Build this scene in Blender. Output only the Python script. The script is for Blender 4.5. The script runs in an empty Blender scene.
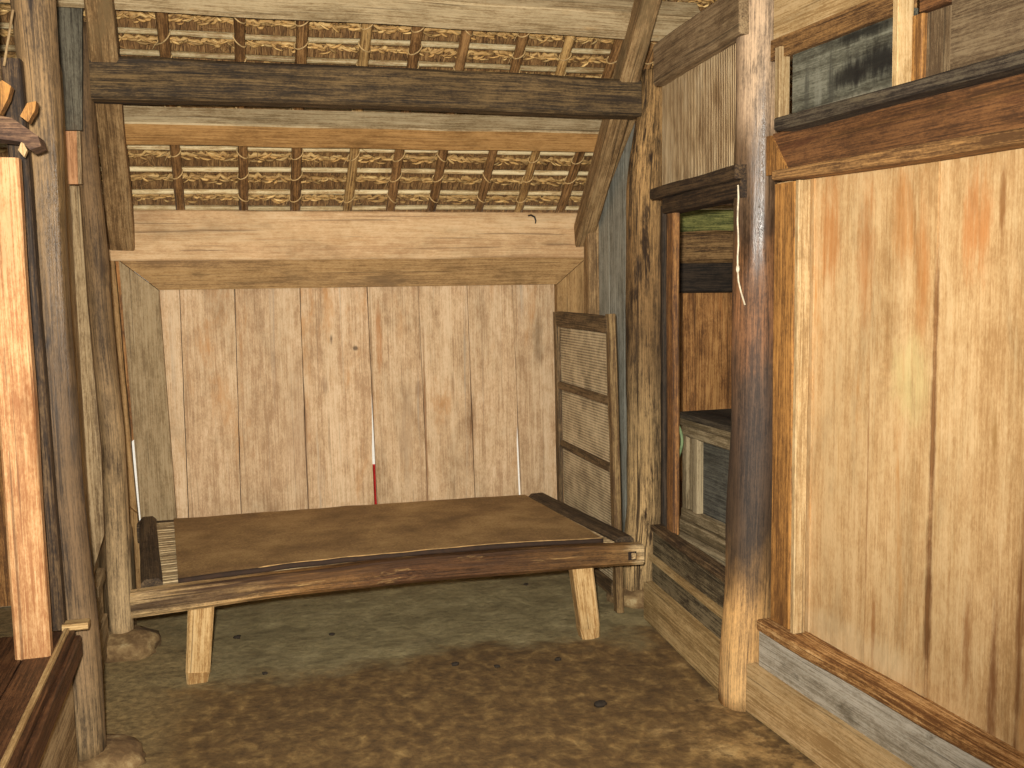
import bpy, math, random
from mathutils import Vector, Matrix, noise
random.seed(7)
COL = bpy.context.scene.collection
V = Vector
# ------------------------------------------------------------------ camera
F, CX, CY = 1000.0, 512.0, 384.0
CAM = V((0, 0, 1.5))
_d1 = V(((230 - CX) / F, -(285 - CY) / F, -1)).normalized()
_up = -V(((684 - CX) / F, -9850 / F, -1)).normalized()
_up = (_up - _up.dot(_d1) * _d1).normalized()
_x = _d1.cross(_up)
ROT = Matrix((_x, _d1, _up))            # world = ROT @ camera-space

def ray(px, py):
    return ROT @ V(((px - CX) / F, -(py - CY) / F, -1))
def onY(px, py, y):
    d = ray(px, py); return CAM + d * ((y - CAM.y) / d.y)
def onZ(px, py, z=0.0):
    d = ray(px, py); return CAM + d * ((z - CAM.z) / d.z)
def onX(px, py, x):
    d = ray(px, py); return CAM + d * ((x - CAM.x) / d.x)

# ------------------------------------------------------------------ materials
def lin(c):
    def g(u):
        u /= 255.0
        return u / 12.92 if u <= .04045 else ((u + .055) / 1.055) ** 2.4
    return (g(c[0]), g(c[1]), g(c[2]), 1)

class NT:
    def __init__(s, name):
        s.m = bpy.data.materials.new(name); s.m.use_nodes = True
        s.t = s.m.node_tree; s.t.nodes.clear()
        s.out = s.n('ShaderNodeOutputMaterial'); s.b = s.n('ShaderNodeBsdfPrincipled')
        s.l(s.b.outputs[0], s.out.inputs[0])
    def n(s, t, **k):
        o = s.t.nodes.new(t)
        for a, v in k.items(): setattr(o, a, v)
        return o
    def l(s, a, b): s.t.links.new(a, b)
    def setin(s, sock, v):
        if hasattr(v, 'is_output'): s.l(v, sock)
        else: sock.default_value = v
    def attr(s, name):
        return s.n('ShaderNodeAttribute', attribute_name=name)
    def mul(s, vec, sc):
        o = s.n('ShaderNodeVectorMath', operation='MULTIPLY'); s.setin(o.inputs[0], vec); o.inputs[1].default_value = sc
        return o.outputs[0]
    def noise(s, vec, scale=1, detail=4, rough=.6, dist=0.0):
        o = s.n('ShaderNodeTexNoise'); s.l(vec, o.inputs['Vector'])
        o.inputs['Scale'].default_value = scale; o.inputs['Detail'].default_value = detail
        o.inputs['Roughness'].default_value = rough; o.inputs['Distortion'].default_value = dist
        return o.outputs[0]
    def ramp(s, fac, stops, mode='LINEAR'):
        o = s.n('ShaderNodeValToRGB'); s.l(fac, o.inputs[0]); cr = o.color_ramp; cr.interpolation = mode
        while len(cr.elements) < len(stops): cr.elements.new(.5)
        for e, (p, c) in zip(cr.elements, stops):
            e.position = p; e.color = c if len(c) == 4 else lin(c)
        return o.outputs[0]
    def step(s, fac, lo, hi):
        o = s.n('ShaderNodeMapRange'); o.interpolation_type = 'SMOOTHSTEP'; s.l(fac, o.inputs[0])
        o.inputs[1].default_value = lo; o.inputs[2].default_value = hi
        return o.outputs[0]
    def math(s, op, a, b=0.0):
        o = s.n('ShaderNodeMath', operation=op); s.setin(o.inputs[0], a); s.setin(o.inputs[1], b); return o.outputs[0]
    def mix(s, fac, a, b, mode='MIX'):
        o = s.n('ShaderNodeMix', data_type='RGBA', blend_type=mode)
        s.setin(o.inputs[0], fac)
        for sock, v in ((o.inputs[6], a), (o.inputs[7], b)):
            if isinstance(v, tuple): sock.default_value = v if len(v) == 4 else lin(v)
            else: s.l(v, sock)
        return o.outputs[2]
    def bump(s, h, strength, dist=.01):
        o = s.n('ShaderNodeBump'); o.inputs['Strength'].default_value = strength; o.inputs['Distance'].default_value = dist
        s.l(h, o.inputs['Height']); s.l(o.outputs[0], s.b.inputs['Normal'])

MATS = {}
def wood(name, light, mid, dark, stain=None, samt=.45, sscale=(1.2, 5, 5), rough=.75, grain=1.0, bump=.35,
         bands=None, streak=None, stamt=.5, spec=.3, fleck=0.0, fleckc=(60, 40, 22), spots=(), crack=1.0, polish=None):
    """Weathered timber; grain runs along the first component of the 'gc' attribute, bands follow metres along it."""
    t = NT(name); gc = t.attr('gc').outputs['Vector']; lc = t.attr('lc').outputs['Vector']
    fine = t.noise(t.mul(gc, (4.5, 150, 150)), 1, 6, .75, .35)
    grit = t.noise(t.mul(gc, (70, 190, 190)), 1, 3, .7)
    broad = t.noise(t.mul(gc, (.55, 11, 11)), 1, 4, .6, .5)
    mott = t.noise(t.mul(gc, (13, 22, 22)), 1, 7, .72, .2)
    f = t.math('ADD', t.math('MULTIPLY', fine, 1.5 * grain), t.math('ADD', t.math('MULTIPLY', broad, .75), t.math('ADD', t.math('MULTIPLY', mott, .65), t.math('MULTIPLY', grit, .5))))
    f = t.math('SUBTRACT', f, 1.5 * grain / 2 + .45)
    col = t.ramp(f, [(.32, dark), (.5, mid), (.66, light)])
    if bands:
        sep = t.n('ShaderNodeSeparateXYZ'); t.l(lc, sep.inputs[0])
        nz = t.noise(t.mul(gc, (2.5, 9, 9)), 1, 6, .7)
        zz = t.math('ADD', sep.outputs[0], t.math('MULTIPLY', t.math('SUBTRACT', nz, .5), .55))
        L = 3.4
        bc = t.ramp(t.math('DIVIDE', zz, L), [(max(0, min(1, z / L)), c) for z, c in bands])
        g2 = t.ramp(f, [(.28, (.36, .35, .34, 1)), (.5, (.95, .95, .95, 1)), (.7, (1.4, 1.4, 1.4, 1))])
        col = t.mix(1.0, bc, g2, 'MULTIPLY')
    if streak:
        sf = t.step(t.noise(t.mul(gc, (.55, 13, 13)), 1, 4, .6, .4), .68 - .28 * stamt, .80 - .2 * stamt)
        col = t.mix(sf, col, streak)
    if stain:
        sf = t.step(t.noise(t.mul(gc, sscale), 1, 7, .72, .3), .69 - .36 * samt, .84 - .36 * samt)
        col = t.mix(sf, col, stain)
    if fleck:
        sf = t.step(t.noise(t.mul(gc, (7, 42, 42)), 1, 3, .6), .80 - .2 * fleck, .84 - .2 * fleck)
        col = t.mix(sf, col, fleckc)
    if spots:      # stains with a place of their own: (across, along, half width, half length, colour, strength)
        sp = t.n('ShaderNodeSeparateXYZ'); t.l(lc, sp.inputs[0])
        wob = t.math('MULTIPLY', t.math('SUBTRACT', t.noise(t.mul(lc, (4, 16, 4)), 1, 6, .75), .5), 2.6)
        brk = t.step(t.noise(t.mul(lc, (3, 60, 3)), 1, 4, .7), .3, .55)
        for (a, z, ra, rz, c, k) in spots:
            da = t.math('DIVIDE', t.math('SUBTRACT', sp.outputs[1], a), ra); dz = t.math('DIVIDE', t.math('SUBTRACT', sp.outputs[0], z), rz)
            d = t.math('ADD', t.math('SQRT', t.math('ADD', t.math('MULTIPLY', da, da), t.math('MULTIPLY', dz, dz))), wob)
            col = t.mix(t.math('MULTIPLY', t.math('MULTIPLY', t.step(d, 1.3, .3), k), t.math('ADD', t.math('MULTIPLY', brk, .65), .35) if ra > .012 and sum(c) > 150 else 1.0), col, c)
    if crack:
        cf = t.step(t.noise(t.mul(gc, (1.1, 75, 75)), 1, 3, .55, .25), .645 - .03 * crack, .70 - .03 * crack)
        col = t.mix(t.math('MULTIPLY', cf, min(1, .55 * crack)), col, tuple(int(q * .55) for q in dark))
    grime = t.noise(t.mul(gc, (1.7, 5, 5)), 1, 5, .7, .6)
    col = t.mix(.8, col, t.ramp(grime, [(.3, (.62, .6, .56, 1)), (.48, (.98, .98, .97, 1)), (.7, (1.16, 1.17, 1.2, 1))]), 'MULTIPLY')
    tint = t.attr('tint').outputs['Fac']
    sc = t.n('ShaderNodeVectorMath', operation='SCALE'); t.l(col, sc.inputs[0]); t.l(tint, sc.inputs['Scale'])
    t.l(sc.outputs[0], t.b.inputs['Base Color'])
    rv = t.n('ShaderNodeMapRange'); t.l(broad, rv.inputs[0]); rv.inputs[1].default_value = .3; rv.inputs[2].default_value = .7; rv.inputs[3].default_value = rough - (.14 if spec > .45 else .1); rv.inputs[4].default_value = min(1, rough + (.30 if spec > .45 else .15))
    ro = rv.outputs[0]
    if polish:     # hand-worn height band of a post is smoother than the rest
        ps = t.n('ShaderNodeSeparateXYZ'); t.l(lc, ps.inputs[0])
        pz = t.math('ADD', ps.outputs[0], t.math('MULTIPLY', t.math('SUBTRACT', broad, .5), .5))
        pm = t.math('MULTIPLY', t.step(pz, polish[0] - .12, polish[0] + .12), t.step(pz, polish[1] + .12, polish[1] - .12))
        ro = t.math('ADD', .72, t.math('MULTIPLY', pm, t.math('SUBTRACT', ro, .72)))
    t.l(ro, t.b.inputs['Roughness']); t.b.inputs['Specular IOR Level'].default_value = spec
    if bump: t.bump(f, bump, .006)
    MATS[name] = t.m
    return t.m

def plain(name, c, rough=.7, metal=0.0):
    t = NT(name); oc = t.n('ShaderNodeTexCoord').outputs['Object']
    n = t.noise(oc, 40, 4, .6)
    c2 = tuple(int(x * .72) for x in c)
    t.l(t.ramp(n, [(.3, c2), (.6, c)]), t.b.inputs['Base Color'])
    t.b.inputs['Roughness'].default_value = rough; t.b.inputs['Metallic'].default_value = metal
    MATS[name] = t.m
    return t.m

wood('back_planks', (214, 186, 150), (198, 166, 128), (168, 134, 98), stain=(188, 140, 90), samt=.40, sscale=(.9, 4, 4), streak=(178, 160, 136), stamt=.3, fleck=.10, fleckc=(112, 82, 52), bump=.2, grain=.65, crack=.5,
     spots=[(.30 + .9, .75, .022, .16, (118, 80, 44), .75), (1.10, .95, .014, .09, (126, 90, 52), .7), (.72, 1.22, .016, .17, (168, 112, 60), .8), (.48, 1.22, .008, .03, (70, 54, 40), .8), (.60, 1.17, .014, .012, (70, 54, 40), .8), (.44, .98, .02, .05, (140, 112, 84), .6), (.92, .95, .02, .05, (130, 102, 74), .6), (1.57, 1.2, .03, .14, (134, 112, 84), .6), (.85, .7, .04, .3, (178, 150, 118), .6), (.30, .75, .06, .35, (176, 144, 112), .5), (.335, .6, .008, .6, (110, 78, 48), .6), (.95, .7, .008, .6, (118, 78, 42), .7), (.68, 1.1, .006, .5, (110, 78, 48), .6)])
wood('plate_wood', (212, 180, 138), (200, 164, 120), (180, 142, 100), stain=(180, 138, 92), samt=.25, grain=.7, bump=.2, fleck=.05)
wood('frame_wood', (172, 138, 92), (154, 120, 76), (122, 92, 56), stain=(112, 86, 54), samt=.35, grain=.8, bump=.25)
wood('frame_grey', (166, 144, 110), (148, 126, 92), (122, 100, 70), stain=(118, 98, 68), samt=.3, grain=.8, bump=.25)
wood('right_planks', (204, 172, 126), (190, 154, 107), (168, 130, 85), stain=(184, 132, 74), samt=.40, sscale=(.7, 4, 4), streak=(188, 148, 92), stamt=.3, fleck=.04, fleckc=(140, 94, 50), bump=.15, grain=.6, rough=.6, crack=.25,
     spots=[(.33, 1.62, .05, .18, (180, 118, 62), .7), (.50, 1.56, .04, .22, (178, 118, 64), .65), (.66, 1.64, .05, .14, (184, 124, 66), .65), (.74, 1.5, .03, .2, (178, 116, 60), .6), (.92, 1.62, .05, .14, (186, 120, 64), .7), (1.0, 1.66, .010, .10, (130, 86, 44), .8), (.79, 1.15, .010, .62, (112, 74, 38), .9), (.788, .62, .014, .3, (104, 66, 32), .85), (.53, .8, .006, .5, (140, 96, 54), .7), (.57, .46, .010, .16, (150, 100, 52), .7), (.93, .58, .02, .14, (132, 84, 42), .7), (1.02, .50, .016, .22, (112, 68, 34), .85), (1.10, .7, .014, .45, (112, 70, 36), .85), (1.0, 1.1, .014, .07, (150, 112, 64), .7), (.70, 1.22, .08, .12, (204, 186, 130), .6), (.40, .40, .30, .06, (216, 190, 148), .6), (.66, .40, .12, .06, (212, 186, 144), .6)])
wood('seam_stain', (128, 84, 40), (104, 66, 30), (72, 46, 22), bump=.1)
wood('tie_beam', (112, 90, 58), (80, 63, 40), (44, 34, 23), stain=(142, 120, 84), samt=.34, sscale=(2.2, 9, 9), streak=(40, 30, 22), stamt=.5, bump=.5)
wood('purlin_grey', (184, 164, 128), (164, 142, 106), (128, 106, 74), stain=(196, 154, 98), samt=.3, bump=.4)
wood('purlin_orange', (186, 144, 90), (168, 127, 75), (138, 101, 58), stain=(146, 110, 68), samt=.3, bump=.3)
wood('rafter_wood', (172, 142, 100), (142, 112, 74), (102, 78, 50), stain=(120, 98, 66), samt=.5, bump=.5)
wood('post_b', (190, 146, 88), (152, 110, 62), (84, 58, 34), bands=[(0, (196, 164, 116)), (.45, (178, 146, 100)), (.85, (154, 126, 86)), (1.2, (122, 94, 60)), (1.6, (146, 112, 70)), (2.0, (176, 138, 88)), (2.6, (170, 132, 84))], stain=(58, 42, 27), samt=.56, sscale=(4, 22, 22), bump=1.0, rough=.65, grain=1.3, crack=1.6)
wood('post_a', (190, 150, 100), (150, 110, 66), (90, 62, 38), bands=[(0, (190, 152, 100)), (.34, (184, 142, 88)), (.48, (120, 90, 54)), (.60, (72, 54, 36)), (.96, (66, 48, 34)), (1.16, (80, 58, 40)), (1.3, (122, 82, 50)), (1.55, (118, 82, 52)), (1.66, (74, 54, 38)), (1.92, (100, 78, 56)), (2.10, (164, 138, 110)), (2.6, (160, 134, 104))], stain=(52, 38, 26), samt=.30, sscale=(3, 12, 12), bump=.25, rough=.34, spec=.55, fleck=.2, fleckc=(170, 136, 94), crack=.8, polish=(1.45, 2.1))
wood('post_c', (150, 116, 74), (118, 88, 54), (66, 46, 28), bands=[(0, (150, 126, 90)), (.3, (122, 98, 68)), (.7, (96, 74, 49)), (1.3, (86, 66, 43)), (1.7, (112, 88, 57)), (2.0, (128, 101, 66)), (2.4, (122, 97, 65))], stain=(44, 33, 23), samt=.45, sscale=(2.5, 9, 9), bump=.5, rough=.42, spec=.5, crack=1.3, polish=(1.05, 1.9))
wood('post_d', (172, 140, 98), (140, 112, 76), (92, 70, 46), bands=[(0, (176, 150, 112)), (.7, (152, 126, 90)), (1.2, (116, 92, 62)), (2.0, (104, 80, 52)), (2.6, (84, 64, 42))], stain=(74, 56, 38), samt=.42, sscale=(3, 12, 12), bump=.45, rough=.65)
wood('bamboo_dark', (156, 118, 74), (124, 90, 54), (78, 54, 33), bump=.25, rough=.5)
wood('bamboo_pale', (180, 146, 94), (150, 116, 70), (104, 76, 46), bump=.25, rough=.5)
wood('lath_pale', (218, 200, 158), (196, 172, 126), (150, 118, 76), bump=.2, rough=.55)
wood('left_planks', (190, 164, 124), (164, 138, 100), (118, 94, 64), stain=(104, 80, 54), samt=.4, bump=.45)
wood('blue_board', (104, 98, 82), (84, 78, 64), (56, 50, 40), stain=(76, 62, 46), samt=.35, bump=.3)
wood('orange_board', (186, 138, 98), (168, 120, 80), (134, 94, 62), bump=.2)
wood('jamb_orange', (190, 150, 106), (172, 128, 84), (146, 98, 60), stain=(138, 88, 50), samt=.36, sscale=(1.5, 6, 6), bump=.2)
wood('platform_brown', (104, 70, 44), (78, 50, 32), (48, 30, 20), bump=.25, rough=.5)
wood('strip_pale', (196, 166, 116), (176, 144, 96), (146, 114, 72), bump=.15)
wood('carved_wood', (130, 100, 74), (98, 72, 54), (58, 42, 33), stain=(60, 42, 34), samt=.45, bump=.4)
wood('bed_rail', (190, 146, 84), (148, 102, 52), (92, 58, 28), bands=[(0, (204, 172, 124)), (.34, (190, 154, 104)), (.62, (146, 106, 60)), (.95, (86, 56, 31)), (1.4, (84, 56, 31)), (1.8, (112, 80, 44)), (1.93, (130, 98, 58)), (2.0, (192, 164, 120))], stain=(184, 148, 94), samt=.30, sscale=(5, 30, 30), streak=(66, 44, 27), stamt=.62, bump=.7, rough=.55)
wood('bed_dark', (104, 86, 62), (78, 62, 44), (48, 38, 28), stain=(130, 112, 84), samt=.3, bump=.5)
wood('bed_leg', (206, 174, 124), (190, 154, 102), (152, 114, 68), stain=(136, 98, 56), samt=.3, bump=.35)
wood('slat_wood', (206, 184, 144), (180, 156, 116), (116, 94, 64), bump=.4)
wood('pale_wood', (198, 172, 130), (182, 152, 108), (150, 120, 80), bump=.3)
wood('screen_wood', (128, 104, 72), (100, 80, 54), (64, 50, 34), stain=(60, 46, 32), samt=.3, bump=.4)
wood('screen_near', (150, 124, 84), (124, 98, 62), (84, 62, 40), stain=(76, 54, 34), samt=.35, bump=.4)
wood('blue_grey_wall', (170, 168, 154), (150, 149, 137), (116, 114, 102), stain=(128, 116, 92), samt=.2, bump=.25)
wood('grey_plank', (150, 128, 96), (128, 106, 78), (96, 76, 54), stain=(104, 80, 52), samt=.35, bump=.35)
wood('black_board', (120, 118, 102), (94, 92, 78), (66, 63, 52), stain=(74, 70, 58), samt=.35, sscale=(3, 5, 5), bump=.2, grain=.6,
     spots=[(.57, 2.085, .15, .055, (22, 19, 16), .95), (.44, 2.065, .10, .03, (26, 22, 18), .9), (.5, 2.175, .18, .02, (26, 24, 20), .9), (.22, 2.07, .016, .09, (58, 56, 48), .8), (.34, 2.06, .018, .10, (60, 58, 50), .8), (.28, 2.05, .02, .07, (138, 136, 120), .6), (.45, 2.0, .2, .014, (140, 134, 116), .6)])
wood('black_rail', (86, 76, 60), (60, 50, 40), (34, 28, 22), stain=(104, 92, 70), samt=.3, bump=.4)
wood('lintel_red', (124, 84, 48), (100, 66, 38), (70, 46, 27), stain=(78, 46, 27), samt=.42, sscale=(1.4, 8, 8), streak=(140, 100, 52), stamt=.25, bump=.25)
wood('lintel_strip', (160, 120, 72), (128, 94, 56), (84, 58, 34), stain=(70, 48, 30), samt=.3, bump=.4)
wood('jamb_brown', (176, 126, 66), (146, 102, 52), (104, 70, 36), stain=(90, 58, 30), samt=.35, bump=.3)
wood('jamb_reddish', (168, 122, 70), (138, 96, 54), (86, 58, 38), stain=(60, 42, 30), samt=.35, bump=.3)
wood('sill_worn', (206, 168, 116), (168, 124, 74), (104, 68, 36), stain=(108, 70, 36), samt=.4, sscale=(3, 14, 14), bump=.4)
wood('sill_dark', (120, 98, 68), (84, 64, 42), (46, 34, 24), stain=(140, 116, 80), samt=.3, bump=.45)
wood('plinth_grey', (186, 178, 162), (166, 157, 140), (134, 124, 106), stain=(104, 96, 80), samt=.36, sscale=(4, 8, 8), fleck=.2, fleckc=(84, 76, 62), bump=.2)
wood('plinth_tan', (206, 176, 130), (188, 156, 108), (158, 126, 82), stain=(174, 130, 80), samt=.3, bump=.2)
wood('plinth_dark', (130, 116, 88), (92, 80, 58), (52, 44, 32), stain=(52, 40, 28), samt=.45, sscale=(4, 9, 9), bump=.4)
wood('plinth_low', (204, 176, 128), (184, 154, 104), (146, 118, 76), bump=.25)
wood('head_dark', (92, 72, 48), (62, 46, 30), (34, 25, 18), stain=(112, 88, 58), samt=.25, bump=.4)
wood('room_planks', (196, 146, 88), (164, 114, 64), (110, 74, 42), stain=(180, 118, 62), samt=.4, streak=(92, 62, 36), stamt=.35, bump=.25)
wood('room_beam', (150, 118, 76), (112, 84, 52), (60, 44, 28), bump=.3)
wood('room_dark', (64, 52, 40), (44, 36, 28), (26, 22, 18), bump=.3)
wood('moss_board', (150, 146, 84), (112, 114, 62), (66, 70, 38), bump=.6)
wood('chest_wood', (158, 142, 112), (134, 118, 90), (98, 84, 60), stain=(96, 80, 56), samt=.3, bump=.3)
wood('chest_dark', (84, 74, 58), (60, 52, 42), (36, 32, 26), bump=.3)
wood('chest_panel', (104, 102, 90), (84, 82, 74), (60, 58, 52), bump=.3)
wood('outside_red', (196, 30, 30), (176, 22, 24), (140, 16, 18), bump=.1)
plain('cord_white', (214, 200, 172)); plain('iron_black', (36, 30, 26), .5, .3)
plain('cord_green', (120, 140, 96)); plain('clod', (46, 36, 24), .9)
plain('lash', (206, 172, 116)); plain('mat_edge_shade', (52, 34, 20), .9); plain('mat_lip', (190, 152, 98), .9)
plain('hole_dark', (40, 26, 16), .9)

def m_ribbed():
    t = NT('ribbed'); lc = t.attr('lc').outputs['Vector']; gc = t.attr('gc').outputs['Vector']
    sep = t.n('ShaderNodeSeparateXYZ'); t.l(lc, sep.inputs[0])
    w = t.math('SINE', t.math('ADD', t.math('MULTIPLY', sep.outputs[1], 420), t.math('MULTIPLY', t.noise(gc, 6, 3), 5)))
    w = t.math('MULTIPLY_ADD', w, .5); t.t.nodes[-1].inputs[2].default_value = .5
    n = t.noise(t.mul(gc, (5, 12, 12)), 1, 5, .65)
    col = t.ramp(n, [(.3, (124, 96, 58)), (.5, (186, 160, 120)), (.7, (206, 184, 146))])
    dark = t.math('MULTIPLY', t.step(w, .45, .05), t.step(t.noise(t.mul(gc, (4, 30, 30)), 1, 3), .38, .6))
    col = t.mix(dark, col, (104, 76, 44)); t.l(col, t.b.inputs['Base Color']); t.b.inputs['Roughness'].default_value = .8
    t.bump(w, .5, .006); MATS['ribbed'] = t.m
m_ribbed()

def m_weave():
    t = NT('cane_weave'); lc = t.attr('lc').outputs['Vector']
    sep = t.n('ShaderNodeSeparateXYZ'); t.l(lc, sep.inputs[0])
    a, b = sep.outputs[0], sep.outputs[1]
    k = 240.0
    s1 = t.math('SINE', t.math('MULTIPLY', t.math('ADD', a, b), k)); s2 = t.math('SINE', t.math('MULTIPLY', t.math('SUBTRACT', a, b), k))
    p = t.math('MULTIPLY', s1, s2)
    n = t.noise(t.mul(lc, (1, 1, 1)), 9, 5, .7)
    p2 = t.math('ADD', p, t.math('MULTIPLY', t.math('SUBTRACT', n, .5), 2.4))
    f = t.step(p2, -.75, .25)
    base = t.ramp(n, [(.3, (190, 170, 134)), (.7, (222, 202, 164))])
    col = t.mix(f, (98, 80, 56), base); t.l(col, t.b.inputs['Base Color']); t.b.inputs['Roughness'].default_value = .7
    t.bump(p, .5, .004); MATS['cane_weave'] = t.m
m_weave()

def m_mat():
    t = NT('woven_rush'); lc = t.attr('lc').outputs['Vector']
    sep = t.n('ShaderNodeSeparateXYZ'); t.l(lc, sep.inputs[0]); a, b = sep.outputs[0], sep.outputs[1]
    wx = t.math('SINE', t.math('MULTIPLY', a, 520)); wy = t.math('SINE', t.math('MULTIPLY', b, 900))
    w = t.math('MULTIPLY', wx, wy)
    n = t.noise(t.mul(lc, (3, 3, 3)), 1, 5, .7); n2 = t.noise(t.mul(lc, (90, 260, 10)), 1, 4, .8)
    f = t.math('ADD', t.math('MULTIPLY', w, .10), t.math('SUBTRACT', t.math('ADD', t.math('MULTIPLY', n, .8), t.math('MULTIPLY', n2, .9)), .35))
    col = t.ramp(f, [(.32, (98, 72, 38)), (.48, (140, 108, 62)), (.6, (166, 134, 84)), (.72, (194, 162, 110))])
    t.l(col, t.b.inputs['Base Color']); t.b.inputs['Roughness'].default_value = .85; t.bump(w, .35, .004); MATS['woven_rush'] = t.m
m_mat()

def m_floor():
    t = NT('earth_floor'); oc = t.n('ShaderNodeTexCoord').outputs['Object']
    sep = t.n('ShaderNodeSeparateXYZ'); t.l(oc, sep.inputs[0]); X, Y = sep.outputs[0], sep.outputs[1]
    big = t.noise(oc, 1.7, 5, .65, .4); med = t.noise(oc, 7, 6, .7); fin = t.noise(oc, 34, 6, .75)
    brown = t.ramp(t.noise(t.mul(oc, (1, .8, 1)), 19, 3, .6, .3), [(.34, (96, 73, 41)), (.5, (114, 88, 50)), (.64, (140, 112, 66)), (.75, (166, 137, 86))])
    grey = t.ramp(med, [(.3, (126, 112, 76)), (.5, (154, 139, 98)), (.7, (182, 166, 122))])
    tan = t.ramp(med, [(.3, (150, 116, 68)), (.55, (190, 156, 100)), (.75, (212, 182, 126))])
    yb = t.math('ADD', Y, t.math('MULTIPLY', t.math('SUBTRACT', big, .5), 1.1))
    g = t.step(yb, 3.72, 3.98)
    col = t.mix(g, brown, grey)
    dk = t.step(t.noise(oc, 2.3, 5, .7, .5), .50, .66)
    col = t.mix(t.math('MULTIPLY', dk, .3), col, (92, 70, 42))
    xr = t.math('ADD', t.math('MULTIPLY', X, 1.0), t.math('ADD', t.math('MULTIPLY', Y, -.6), t.math('MULTIPLY', t.math('SUBTRACT', med, .5), .9)))
    col = t.mix(t.math('MULTIPLY', t.step(xr, -.5, -.1), t.step(t.noise(oc, 5, 5, .7), .42, .58)), col, tan)
    lf = t.math('ADD', t.math('MULTIPLY', X, -1.0), t.math('MULTIPLY', t.math('SUBTRACT', big, .5), .8))
    col = t.mix(t.math('MULTIPLY', t.step(lf, .05, .45), .8), col, t.ramp(fin, [(.3, (124, 104, 66)), (.65, (170, 146, 98))]))
    col = t.mix(.75, col, t.ramp(fin, [(.25, (.42, .42, .42, 1)), (.55, (.95, .95, .95, 1)), (.8, (1.25, 1.2, 1.1, 1))]), 'MULTIPLY')
    t.l(col, t.b.inputs['Base Color']); t.b.inputs['Roughness'].default_value = .88
    t.bump(t.math('ADD', t.math('MULTIPLY', t.noise(oc, 13, 4), 1.0), t.math('MULTIPLY', fin, .5)), .5, .02); MATS['earth_floor'] = t.m
m_floor()

def m_stone():
    t = NT('footing_stone'); oc = t.n('ShaderNodeTexCoord').outputs['Object']
    n = t.noise(oc, 14, 6, .7)
    t.l(t.ramp(n, [(.3, (84, 64, 40)), (.45, (116, 90, 57)), (.58, (148, 122, 82)), (.7, (180, 160, 118))]), t.b.inputs['Base Color'])
    t.b.inputs['Roughness'].default_value = .9; t.bump(n, .6, .02); MATS['footing_stone'] = t.m
m_stone()

def m_straw(name, stops):
    t = NT(name); gc = t.attr('gc').outputs['Vector']
    n = t.noise(t.mul(gc, (9, 60, 60)), 1, 5, .7); tint = t.attr('tint').outputs['Fac']
    col = t.ramp(n, stops)
    sc = t.n('ShaderNodeVectorMath', operation='SCALE'); t.l(col, sc.inputs[0]); t.l(tint, sc.inputs['Scale'])
    t.l(sc.outputs[0], t.b.inputs['Base Color']); t.b.inputs['Roughness'].default_value = .7; t.bump(n, .5, .006); MATS[name] = t.m
m_straw('straw_gold', [(.3, (128, 92, 48)), (.5, (180, 142, 84)), (.7, (222, 190, 128))])
m_straw('straw_brown', [(.3, (74, 50, 27)), (.5, (124, 90, 52)), (.7, (184, 146, 92))])
m_straw('ground_pale', [(.3, (190, 180, 160)), (.7, (220, 212, 196))])

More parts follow.
